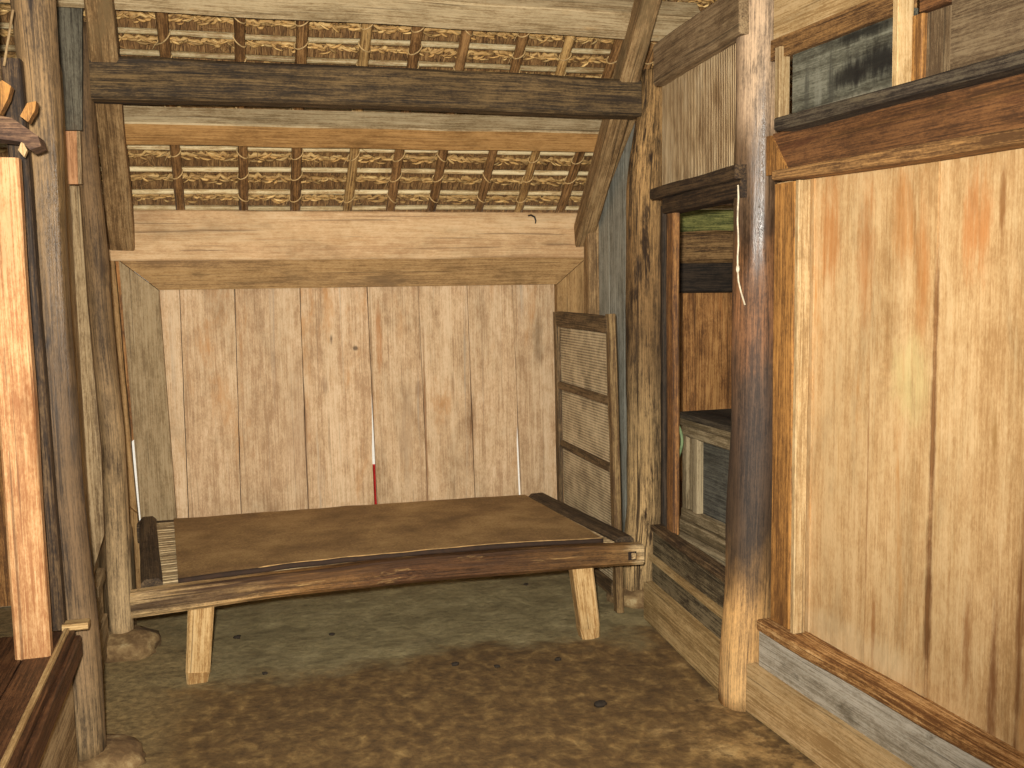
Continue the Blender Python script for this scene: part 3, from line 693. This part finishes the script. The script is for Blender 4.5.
# ------------------------------------------------------------------ right outer wall (post A towards the viewer)
RO = V((1.700, 3.0, 0)); rdir = V((.05, -1.2, 0)).normalized(); rn = V((rdir.y, -rdir.x, 0)).normalized()
if rn.x > 0: rn = -rn
def rwpix(px, py, d=0.0):
    r = ray(px, py); t = (RO + rn * d - CAM).dot(rn) / r.dot(rn); p = CAM + r * t; return (p - RO).dot(rdir), p.z
def RWL(p): return V((p.z, (p - RO).dot(rdir), 0))
def RW(s, d, z): return RO + rdir * s + rn * d + Z * z
E = 2.3
mb = MB(); seams = [.05, .255, .53, .79, 1.10, 1.42, 1.72, 2.02, E]
zs0, zs1 = .345, 1.80
for i, (a0, a1) in enumerate(zip(seams, seams[1:])):
    L, R = [], []
    for j in range(13):
        z = zs0 + (zs1 - zs0) * j / 12
        L.append(RW(a0 + .0012 + .003 * noise.noise(V((i * 3, z * 3, 1))), -.03 - .004 * (i % 2), z)); R.append(RW(a1 - .0012 + .003 * noise.noise(V((i * 3 + 3, z * 3, 1))), -.03 - .004 * (i % 2), z))
    mb.prism(L + R[::-1], -rn * .03, Z, [.95, 1.0, 1.02, 1.0, .98, 1.02, 1, 1][i], lcf=RWL)
wr = mb.build('wall_right', 'right_planks'); tag(wr, 'right wall of broad tan planks with orange water stains', 'wall', kind='structure')
mb = MB().beam(RW(.16, -.005, .36), RW(.16, -.005, 1.79), rdir, .115, .04, 10, .006, .003)
tag(mb.build('wall_jamb', 'jamb_brown'), 'dark honey upright jamb between shiny right post and planks', 'jamb')
mb = MB().beam(RW(.243, .002, .36), RW(.243, .002, 1.79), rdir, .022, .045, 8, .004, .002)
tag(mb.build('jamb_strip', 'pale_wood'), 'thin pale upright strip on the edge of right wall planks', 'strip')
mb = MB().beam(RW(rwpix(757, 610, .055)[0], .0, .338), RW(E, .0, .338), Z, .036, .11, 26, .006, .006)
tag(mb.build('wall_sill', 'sill_worn'), 'worn brown sill beam along foot of the right wall planks', 'sill')
board('plinth_board', 'plinth_grey', .03, E, .165, .322, .01, .04, 'pale grey board below the worn sill of the right wall', 'board', group='plinth boards of the right bays', fn=RW)
board('plinth_board', 'plinth_tan', .0, E, 0, .17, .04, .07, 'tan dusty bottom board on floor along the right wall', 'board', group='plinth boards of the right bays', fn=RW)
mb = MB().beam(RW(rwpix(772, 180, .075)[0], .03, 1.808), RW(E, .03, 1.782), Z, .034, .09, 26, .005, .004)
tag(mb.build('lintel_strip', 'lintel_strip'), 'narrow brown strip above the tan right planks', 'strip')
board('wall_lintel', 'lintel_red', .06, E, 1.82, 1.955, -.005, .06, 'broad reddish brown lintel beam across the right wall', 'beam', z0b=1.79, z1b=1.945, fn=RW)
mb = MB().prism([RW(.035, .003, 1.825), RW(.16, .003, 1.825), RW(.06, .003, 1.95), RW(.035, .003, 1.95)], -rn * .03, Z)
tag(mb.build('mitre_piece', 'jamb_brown'), 'small triangular mitred piece at left end of reddish lintel', 'board')
mb = MB().beam(RW(rwpix(774, 130, .065)[0], .025, 1.966), RW(E, .025, 1.963), Z, .036, .08, 26, .005, .004)
tag(mb.build('wall_rail', 'black_rail'), 'blackened ledge rail above the reddish lintel', 'rail')
s900, _ = rwpix(900, 60); s913, _ = rwpix(913, 60); s785, _ = rwpix(787, 80); s945, _ = rwpix(945, 60)
zA = rwpix(792, 53)[1]; zB = rwpix(772, 42)[1]
board('scorched_board', 'black_board', s785, s900 + .005, 1.98, zA + .01, -.02, .03, 'greenish grey panel with black scorch patch above right wall', 'panel', fn=RW)
mb = MB().beam(RW(s785 - .035, -.006, 1.98), RW(s785 - .035, -.006, zA + .03), rdir, .03, .04, 5, .004, tint=.7)
tag(mb.build('panel_stile', 'pale_wood'), 'short pale stile between shiny right post and scorched panel', 'stile', 'short stiles beside the scorched panel')
mb = MB().beam(RW(s900 + .014, .004, 1.98), RW(s900 + .014, .004, 2.7), rdir, .024, .05, 6, .004, .002)
tag(mb.build('panel_stile', 'plinth_tan'), 'light tan stile rising to the photo top right of scorched panel', 'stile', 'short stiles beside the scorched panel')
mb = MB().beam(RW(s913 + .014, -.012, 1.98), RW(s913 + .014, -.012, 2.16), rdir, .04, .03, 6, .004, .002)
tag(mb.build('panel_stile', 'jamb_brown'), 'short brown stile beside the tall light tan stile', 'stile', 'short stiles beside the scorched panel')
board('narrow_board', 'grey_plank', s913 + .034, s945, 1.98, 2.16, -.012, .03, 'narrow weathered grey panel right of the brown stile', 'panel', gd=Z, fn=RW, tint=.8)
board('corner_board', 'grey_plank', s945, E, 1.98, 2.75, -.016, .03, 'large grey brown panel at upper right corner of photo', 'panel', fn=RW, tint=.68)
board('upper_rail', 'lintel_strip', .05, s900, zA, zB + .005, .0, .05, 'brown rail above the scorched panel on right wall', 'rail', fn=RW)
board('upper_rail', 'lintel_red', s913 + .02, s945, 2.165, 2.24, .0, .05, 'short reddish rail above the narrow weathered grey panel', 'rail', fn=RW)
board('upper_planks', 'plinth_tan', .05, s900, zB + .005, 2.9, -.01, .03, 'pale tan planks above the brown rail at photo top right', 'panel', fn=RW, tint=.85)
# cord on post A
pts = [onY(738 + (0.5 * math.sin(k * 1.7)), 185 + k * 12, 3.0) for k in range(9)] + [onY(741, 292, 3.0), onY(745, 305, 2.995)]
mb = MB().tube(pts, .0032, 6); mb.blob(pts[7], (.006, .006, .012), 8, 6, .1)
tag(mb.build('hanging_cord', 'cord_white'), 'thin white cord hanging down the left of shiny right post', 'cord')

# ------------------------------------------------------------------ side room behind the right bay
YR = 5.12
mb = MB(); xs = [1.95, 2.18, 2.42, 2.50, 2.70, 2.95, 3.2, 3.45, 3.7]
for x0, x1 in zip(xs, xs[1:]):
    mb.prism([(x0 + .002, YR, 0), (x1 - .002, YR, 0), (x1 - .002, YR, 1.45), (x0 + .002, YR, 1.45)], (0, .03, 0), Z)
tag(mb.build('wall_far', 'room_planks'), 'brown plank wall of dim side room seen through opening', 'wall', kind='structure')
mb = MB().beam((1.92, 5.09, 1.505), (3.7, 5.09, 1.505), Z, .19, .07, 12, .01, .006)
tag(mb.build('room_beam', 'room_dark'), 'black beam above the side room planks', 'beam', 'beams of the side room')
mb = MB().beam((1.92, 5.07, 1.665), (3.7, 5.07, 1.665), Z, .165, .10, 16, .03, .014)
tag(mb.build('room_beam', 'room_beam'), 'brown log beam below the mossy board in side room', 'beam', 'beams of the side room')
mb = MB().beam((1.92, 5.08, 1.81), (3.7, 5.08, 1.81), Z, .12, .06, 16, .01, .012)
tag(mb.build('mossy_board', 'moss_board'), 'moss green board at top of the opening into side room', 'board')
mb = MB().prism([(3.66, .2, 0), (3.66, 5.3, 0), (3.66, 5.3, 2.0), (3.66, 1.5, 4.3), (3.66, .2, 4.3)], (.04, 0, 0), Z)
tag(mb.build('wall_outer', 'room_planks'), 'outer plank wall of the side room', 'wall', kind='structure')
mb = MB().prism([(1.80, 1.0, .36), (3.65, 1.0, .36), (3.65, 5.1, .36), (1.90, 5.1, .36), (1.90, 4.35, .36), (1.80, 3.3, .36)], (0, 0, -.06), Y)
tag(mb.build('room_platform', 'platform_brown'), 'raised plank platform inside the side room under chest', 'platform')
# chest
CH = V((1.885, 3.95, 0)); cd = V((.02, -1, 0)).normalized(); cn = V((-1, -.02, 0)).normalized()
def CP(s, d, z): return CH + cd * s + cn * d + Z * z
ch = thing('chest', CP(.5, -.25, .362), 'grey brown panelled wooden chest inside the opening beside right post', 'chest')
MB().prism([CP(0, -.02, .40), CP(1, -.02, .40), CP(1, -.02, .885), CP(0, -.02, .885)], -cn * .42, Z).build('body', 'chest_wood', ch)
MB().beam(CP(-.03, -.15, .905), CP(1.03, -.15, .905), cn, .37, .024, 4, .008, .002).build('lid', 'chest_dark', ch)
MB().beam(CP(-.02, .012, .878), CP(1.0, .012, .878), Z, .03, .04, 4, .008).build('moulding', 'chest_wood', ch)
MB().beam(CP(0, .0, .84), CP(1, .0, .84), Z, .05, .045, 4, .006).build('top_rail', 'chest_wood', ch)
MB().beam(CP(0, .0, .475), CP(1, .0, .475), Z, .05, .045, 4, .006).build('bottom_rail', 'chest_wood', ch)
for s_ in (.025, .125, .60):
    MB().beam(CP(s_, .0, .50), CP(s_, .0, .82), cd, .045, .043, 4, .006).build('stile', 'chest_wood', ch)
MB().beam(CP(.075, -.008, .50), CP(.075, -.008, .82), cd, .06, .03, 4, .006).build('narrow_panel', 'chest_wood', ch)
MB().prism([CP(.14, -.006, .50), CP(.58, -.006, .50), CP(.58, -.006, .815), CP(.14, -.006, .815)], -cn * .01, cd).build('panel', 'chest_panel', ch)
MB().prism([CP(.62, -.006, .50), CP(.98, -.006, .50), CP(.98, -.006, .815), CP(.62, -.006, .815)], -cn * .01, cd).build('panel', 'chest_panel', ch)
MB().beam(CP(-.02, .015, .425), CP(1.02, .015, .425), Z, .055, .07, 4, .012).build('plinth', 'chest_wood', ch)
MB().beam(CP(-.03, .03, .38), CP(1.03, .03, .38), Z, .035, .09, 4, .008).build('base_moulding', 'chest_wood', ch)
# green cord
s0, _ = ibpix(676, 440); pts = []
for k in range(13):
    u = k / 12; px = 676.5 + 5.5 * math.sin(math.pi * u); py = 421 + 40 * u
    pts.append(onX(px, py, 1.80))
tag(MB().tube(pts, .0065, 8).build('green_cord', 'cord_green'), 'pale green bowed cord beside reddish jamb, left of chest', 'cord')

# ------------------------------------------------------------------ left walls
L0, L1 = onZ(100.5, 668, 0), onZ(115.5, 619, 0); LD = (L1 - L0).normalized(); LN = V((LD.y, -LD.x, 0))
L0 = L0 - LD * .30; LL = 4.36 - L0.y
def LW(s_, d, z): return L0 + LD * s_ + LN * d + Z * z
def lwpix(px, py, d=0.0):
    r = ray(px, py); t = (L0 + LN * d - CAM).dot(LN) / r.dot(LN); p = CAM + r * t; return (p - L0).dot(LD), p.z
mb = MB()
for a, b in ((-.1, .34), (.34, .66), (.66, LL)):
    mb.prism([LW(a + .002, -.01, .3), LW(b - .002, -.01, .3), LW(b - .002, -.01, 2.3), LW(a + .002, -.01, 2.5)], -LN * .03, Z)
mb.prism([(-.60, 4.38, 0), (-.56, 5.0, 0), (-.56, 5.0, 1.78), (-.60, 4.38, 2.2)], (-.03, 0, 0), Z)
wl = mb.build('wall_left', 'left_planks'); tag(wl, 'weathered grey brown plank wall between the two left posts', 'wall', kind='structure')
def strip(name, mat, l0, r0, y0, l1, r1, y1, yy, label, cat, th=.03, tint=1.0):
    mb = MB().prism([onY(l1, y1, yy), onY(r1, y1, yy), onY(r0, y0, yy), onY(l0, y0, yy)], (0, th, 0), Z, tint)
    return tag(mb.build(name, mat), label, cat)
strip('blue_board', 'blue_board', 50, 82, -2, 58, 82, 130, 4.16, 'dark bluish upright board high beside slim left post', 'board')
strip('patch_board', 'orange_board', 60, 76.5, 131, 62, 78, 184, 4.15, 'short orange patch board between the two left posts', 'board', .04)
mb = MB().prism([onY(72, 590, 4.17), onY(90, 582, 4.17), onY(104, 535, 4.17), onY(101, 450, 4.17), onY(87, 300, 4.17), onY(79, 186, 4.17), onY(56, 186, 4.17)], (0, .03, 0), Z, .68)
tag(mb.build('grey_board', 'left_planks'), 'grey brown upright board under the orange patch, beside slim left post', 'board')
strip('narrow_strip', 'left_planks', 76.5, 80, 131, 78, 82, 184, 4.155, 'narrow grey strip right of the orange patch board', 'strip', .03, .8)
la, lb = lwpix(92, 588), lwpix(115, 529)
mb = MB().beam(LW(la[0], .005, la[1] - .02), LW(LL - .1, .005, lb[1] - .03), Z, .05, .035, 10, .008, .004)
tag(mb.build('wall_ledge', 'frame_grey'), 'worn grey rail along low wall between left posts', 'rail')
mb = MB().prism([LW(.0, .01, 0), LW(LL - .1, .01, 0), LW(LL - .1, .01, lb[1] - .05), LW(.0, .01, la[1] - .04)], -LN * .03, Y)
mb.beam(LW(.0, .012, .10), LW(LL - .1, .012, .10), Z, .16, .02, 10, .006, .004)
tag(mb.build('low_wall', 'left_planks'), 'low weathered boards under grey rail at left posts', 'wall panel')
# left room: platform, jamb, carved bracket, back planks
pl = thing('platform', (-1.1, 2.2, 0), 'raised dark brown plank platform at lower left corner', 'platform')
YP = 3.10
mb = MB()
for x0, x1 in ((-.575, -.475), (-.80, -.58), (-1.1, -.805), (-1.45, -1.105), (-1.75, -1.455)):
    mb.prism([(x0, .9, .472), (x1, .9, .472), (x1, YP - .06, .472), (x0, YP - .06, .472)], (0, 0, .045), Y)
mb.build('deck', 'platform_brown', pl)
MB().beam((-.495, .9, .522), (-.495, YP - .07, .522), X, .014, .012, 8, .002).build('edge_strip', 'strip_pale', pl)['label'] = 'pale thin strip along the platform edge'
mb = MB().prism([(-.50, .9, 0), (-.50, YP, 0), (-.50, YP, .472), (-.50, .9, .472)], (-.03, 0, 0), Y)
mb.build('front_panel', 'left_planks', pl)
mb = MB().beam((-.47, YP - .055, .468), (-.47, .9, .468), Z, .06, .02, 10, .004, .003); mb.build('edge_board', 'platform_brown', pl)
MB().beam((-.51, YP - .03, .522), (-.44, YP - .03, .522), Y, .05, .02, 3, .004).build('end_cleat', 'strip_pale', pl)
j0, j1 = onY(33.5, 652, 2.85), onY(1, 170, 2.85)
mb = MB().beam((j0.x, 2.86, .515), (j1.x, 2.86, j1.z + .03), X, .088, .05, 16, .006, .003, 1.0)
tag(mb.build('door_jamb', 'jamb_orange'), 'bright orange tan door jamb standing on platform at left edge', 'jamb')
j0, j1 = onY(61, 640, 3.05), onY(29, 170, 3.05)
mb = MB().beam((j0.x - .015, 3.08, .515), (j1.x - .03, 3.08, j1.z + .3), X, .05, .05, 14, .005, .003)  # dark strip added in the gap, its colour stands for the shade there
tag(mb.build('gap_shade_strip', 'head_dark'), 'dark purplish brown strip standing for the shaded gap between orange jamb and nearest left post', 'strip')
cb = thing('carved_bracket', onY(10, 130, 2.82), 'dark carved beam end with two pale pegs at left edge', 'bracket')
p = [(-60, 118), (-20, 112), (12, 118), (38, 136), (41, 146), (30, 150), (22, 142), (10, 140), (-20, 137), (-60, 140)]
MB().prism([onY(x, y, 2.82) for x, y in p], (0, .09, 0), X).build('beam_end', 'carved_wood', cb)
p = [(20, 116), (27, 103), (36, 101), (35, 110), (28, 122)]
MB().prism([onY(x, y, 2.83) for x, y in p], (0, .04, 0), Z).build('peg', 'jamb_brown', cb)
p = [(-12, 112), (-8, 88), (2, 80), (11, 86), (8, 98), (0, 114)]
MB().prism([onY(x, y, 2.83) for x, y in p], (0, .04, 0), Z).build('peg', 'jamb_brown', cb)
p = [(18, 150), (22, 140), (27, 150), (24, 157)]
MB().prism([onY(x, y, 2.83) for x, y in p], (0, .02, 0), Z).build('nub', 'pale_wood', cb)
mb = MB()
for k in range(5):
    y0 = .6 + .95 * k
    mb.prism([(-1.78, y0, 0), (-1.78, y0 + .945, 0), (-1.78, y0 + .945, 2.0 + (2.0 if k < 2 else 1.2 if k == 2 else .6 if k == 3 else 0)), (-1.78, y0, 2.0 + (2.0 if k < 2 else 1.2 if k == 2 else .6 if k == 3 else 0))], (-.04, 0, 0), Z)
tag(mb.build('wall_outer_left', 'room_dark'), 'dark plank outer wall of the room at left', 'wall', kind='structure')
mb = MB().prism([(-.60, 1.0, 2.02), (-.60, 3.2, 2.02), (-.60, 3.2, 3.1), (-.60, 1.0, 3.4)], (-.04, 0, 0), Y)
tag(mb.build('upper_wall', 'left_planks'), 'brown boards above carved beam end in upper left corner', 'wall panel')
mb = MB().beam(onY(13, 10, 3.0), onY(4, 66, 3.0), X, .006, .006, 4, .001, tint=.6)
tag(mb.build('thin_stick', 'pale_wood'), 'thin pale stick leaning in the upper left corner', 'stick')

# ------------------------------------------------------------------ bed
ZB = .395
FL, FR = V((-.40, 3.815, 0)), V((1.625, 3.845, 0))
BL, BR = V((-.47, 4.93, 0)), V((1.50, 4.86, 0))
bed = thing('daybed', ((FL + BR) / 2), 'low wooden daybed with bowed front rail by back wall', 'bed')
BOW = V((0, 0, .027))
def fr_at(u): return FL.lerp(FR, u) + BOW * (4 * u * (1 - u))
mb = MB().beam(FL + Z * (ZB - .052), FR + Z * (ZB - .052), Z, .095, .075, 40, .014, .006, 1.0, bow=BOW)
part(mb.build('front_rail', 'bed_rail', bed), 'bowed brown front rail')
fr = bed.children[0]
mb = MB(); c = FR + V((-.055, -.040, ZB - .05))
mb.prism([c + V((-.030, 0, -.030)), c + V((.030, 0, -.030)), c + V((.030, 0, .030)), c + V((-.030, 0, .030))], (0, .01, 0), X)
mb.build('mortise', 'pale_wood', fr)['label'] = 'pale worn square around the mortise'
mb = MB().prism([c + V((-.018, -.003, -.018)), c + V((.018, -.003, -.018)), c + V((.018, -.003, .018)), c + V((-.018, -.003, .018))], (0, .006, 0), X)
mb.build('mortise_hole', 'hole_dark', fr)
MB().beam(c + V((.004, .012, 0)), c + V((.004, -.007, 0)), X, .020, .026, 2, .003).build('tenon', 'bed_rail', fr)
MB().beam(BL + Z * (ZB - .05), BR + Z * (ZB - .05), Z, .09, .06, 20, .012, .005).build('back_rail', 'bed_dark', bed)
part(MB().beam(FL + V((.072, .035, ZB - .02)), BL + V((.05, -.02, ZB - .015)), Z, .09, .075, 16, .016, .006).build('end_rail', 'bed_dark', bed), 'dark left end rail')
part(MB().beam(FR + V((-.06, .03, ZB - .02)), BR + V((-.03, -.02, ZB - .02)), Z, .07, .085, 16, .012, .006).build('end_rail', 'bed_dark', bed), 'dark right end rail')
mb = MB(); n = 30
for k in range(n):
    u = (k + .5) / n
    a = FL.lerp(BL, u) + V((.112 - .03 * u, .0, 0)); b = FR.lerp(BR, u) + V((-.09, 0, 0))
    if u < .03: continue
    mb.beam(a + Z * (ZB - .012 + random.uniform(-.002, .002)), b + Z * (ZB - .012), Y, .030 + random.uniform(-.004, .003), .014, 14, .003, .001, bow=BOW * (1 - u) * .9)
part(mb.build('slat_surface', 'slat_wood', bed), 'grey split bamboo slats')
def leg(top, bot, name='leg'):
    t, b = V(top), V(bot); mb = MB()
    k = t.lerp(b, .86); dx = (b - t).normalized()
    mb.beam(t, k, X, .092, .07, 6, .008, .003, 1.0, w2=.088)
    mb.beam(k - dx * .002, b, X, .088, .072, 3, .008, .0, .98, w2=.076)
    return mb.build(name, 'bed_leg', bed)
lt = onY(202, 606, 3.83); lb = onZ(198, 672, .0)
leg((lt.x, 3.835, ZB - .06), (lb.x, 3.89, -.004)); rt = onY(580, 568, 3.85)
leg((rt.x, 3.85, ZB - .06), (onZ(586, 632, 0).x, 3.87, -.004))
leg((-.17, 4.88, ZB - .05), (-.17, 4.88, -.004)); leg((1.25, 4.86, ZB - .05), (1.25, 4.88, -.004))
# mat
mt = thing('woven_mat', (FL + BR) / 2 + Z * ZB, 'brown woven rush mat spread over the daybed', 'mat')
M00, M10 = V((-.235, 3.845, 0)), V((1.465, 3.872, 0)); M01, M11 = V((-.305, 4.90, 0)), V((1.405, 4.83, 0))
mb = MB(); nu, nv = 70, 40; ids = {}
for j in range(nv + 1):
    for i in range(nu + 1):
        u, v = i / nu, j / nv
        p = M00.lerp(M10, u).lerp(M01.lerp(M11, u), v)
        uu = (p.x + .40) / 2.02
        z = ZB + .012 + BOW.z * 4 * uu * (1 - uu) * (1 - v * .9) + .004 * noise.noise(V((p.x * 3, p.y * 3, 0))) + .002 * noise.noise(V((p.x * 9, p.y * 9, 2)))
        p = p + V((0, .004 * noise.noise(V((u * 9, 0, v)) ), 0)) if j in (0, nv) else p
        ids[i, j] = mb._add((p.x, p.y, z), V((p.x, p.y, z)), V((p.x, p.y, 0)), 1.0)
for j in range(nv):
    for i in range(nu):
        mb.f.append((ids[i, j], ids[i + 1, j], ids[i + 1, j + 1], ids[i, j + 1])); mb.sm.append(True); mb.mi.append(0)
front = [mb.v[ids[i, 0]].copy() for i in range(nu + 1)]; left = [mb.v[ids[0, j]].copy() for j in range(nv + 1)]; right = [mb.v[ids[nu, j]].copy() for j in range(nv + 1)]
mb.build('weave', 'woven_rush', mt)
mb = MB().tube([p + V((0, .002, -.0115)) for p in front], .0115, 8, .05, 1.0); part(mb.build('front_edge_shade', 'mat_edge_shade', mt), 'folded front edge, darkened for the shadow gap under it')  # mat edge with the shadow gap above the rail painted into its colour
mb = MB().tube([p + V((0, .0, .0005)) for p in front[12:]], [.0008 + .0018 * max(0, noise.noise(V((k * .35, 0, 0))) + .55) for k in range(len(front) - 12)], 6, .2, 1.0); part(mb.build('frayed_edge', 'mat_lip', mt), 'pale frayed edge strands')

# board standing behind left end of the bed
mb = MB(); p = [(-.455, .0), (-.455, .10), (-.458, .40), (-.450, .455), (-.438, .475), (-.428, .455), (-.424, .40), (-.426, .10), (-.43, 0)]
mb.prism([(x - .035, 4.50, z) for x, z in p], (0, .10, 0), Z)
tag(mb.build('rounded_board', 'frame_grey'), 'upright grey board with rounded top between post and bed end', 'board')

# ------------------------------------------------------------------ cane screen leaning at right end of the bed
sx = 1.615
def SP(y, z, d=0.0): return V((sx + d + .012 * (1.33 - z), y, z))
scn = thing('cane_screen', SP(4.5, 0), 'cane panelled wooden screen standing between bed and rough post', 'screen')
y0, y1 = 4.125, 4.885
part(MB().beam(SP(y0 - .015, 0), SP(y0 + .03, 1.345), Y, .055, .034, 14, .006, .003).build('stile', 'screen_near', scn), 'lighter worn near stile')
MB().beam(SP(y1, 0), SP(y1, 1.335), Y, .05, .045, 14, .006, .003).build('stile', 'screen_wood', scn)
for z, w in ((1.295, .075), (.955, .038), (.65, .038), (.09, .07)):
    MB().beam(SP(y0 + .03, z), SP(y1 - .02, z + .005), Z, w, .036, 6, .005, .002).build('rail', 'screen_wood', scn)
for z0, z1 in ((.97, 1.26), (.665, .94), (.12, .635)):
    mb = MB().prism([SP(y0 + .04, z0), SP(y1 - .02, z0), SP(y1 - .02, z1), SP(y0 + .04, z1)], (.008, 0, 0), Z); mb.build('cane_panel', 'cane_weave', scn)

# ------------------------------------------------------------------ crumbs on the floor
for k, (px, py, r) in enumerate([(237, 637, .013), (600, 704, .02), (332, 634, .010), (558, 659, .012), (455, 664, .013), (497, 666, .010), (526, 584, .010), (265, 673, .009)]):
    p = onZ(px, py, .004)
    o = MB().blob((p.x, p.y, .004), (r * 1.25, r * .8, r * .5), 9, 6, .4, 2.5).build('dark_clod', 'clod')
    tag(o, 'small dark clod of dirt lying on the earth floor', 'clod', 'dark clods on the floor')

# ------------------------------------------------------------------ light
W = bpy.data.worlds.new('sky'); bpy.context.scene.world = W; W.use_nodes = True
bg = W.node_tree.nodes['Background']; bg.inputs[0].default_value = (1.0, .95, .86, 1); bg.inputs[1].default_value = .45
s = bpy.data.lights.new('sun', 'SUN'); s.energy = 4.0; s.angle = .01; so = bpy.data.objects.new('sun', s); COL.objects.link(so)
so.rotation_euler = V((.5, -.25, -.83)).to_track_quat('-Z', 'Y').to_euler()
fl = bpy.data.lights.new('camera_flash', 'SPOT'); fl.energy = 950; fl.color = (1.0, .945, .84); fl.spot_size = math.radians(98); fl.spot_blend = 1.0; fl.shadow_soft_size = .03
fo = bpy.data.objects.new('camera_flash', fl); COL.objects.link(fo); fo.location = CAM + ROT @ V((-.05, .07, .0))
fo.rotation_euler = (onY(430, 250, 5.0) - fo.location).to_track_quat('-Z', 'Y').to_euler()
cam = bpy.data.cameras.new('camera'); cam.sensor_width = 36; cam.sensor_fit = 'HORIZONTAL'; cam.lens = F / 1024 * 36; cam.clip_start = .02
co = bpy.data.objects.new('camera', cam); COL.objects.link(co); co.matrix_world = Matrix.Translation(CAM) @ ROT.to_4x4()
sc = bpy.context.scene; sc.camera = co
sc.view_settings.view_transform = 'Standard'; sc.view_settings.look = 'None'; sc.view_settings.gamma = 1.0; sc.view_settings.exposure = 0.0
sc.view_settings.use_curve_mapping = False
sc.cycles.use_denoising = True; sc.cycles.max_bounces = 6; sc.cycles.diffuse_bounces = 4
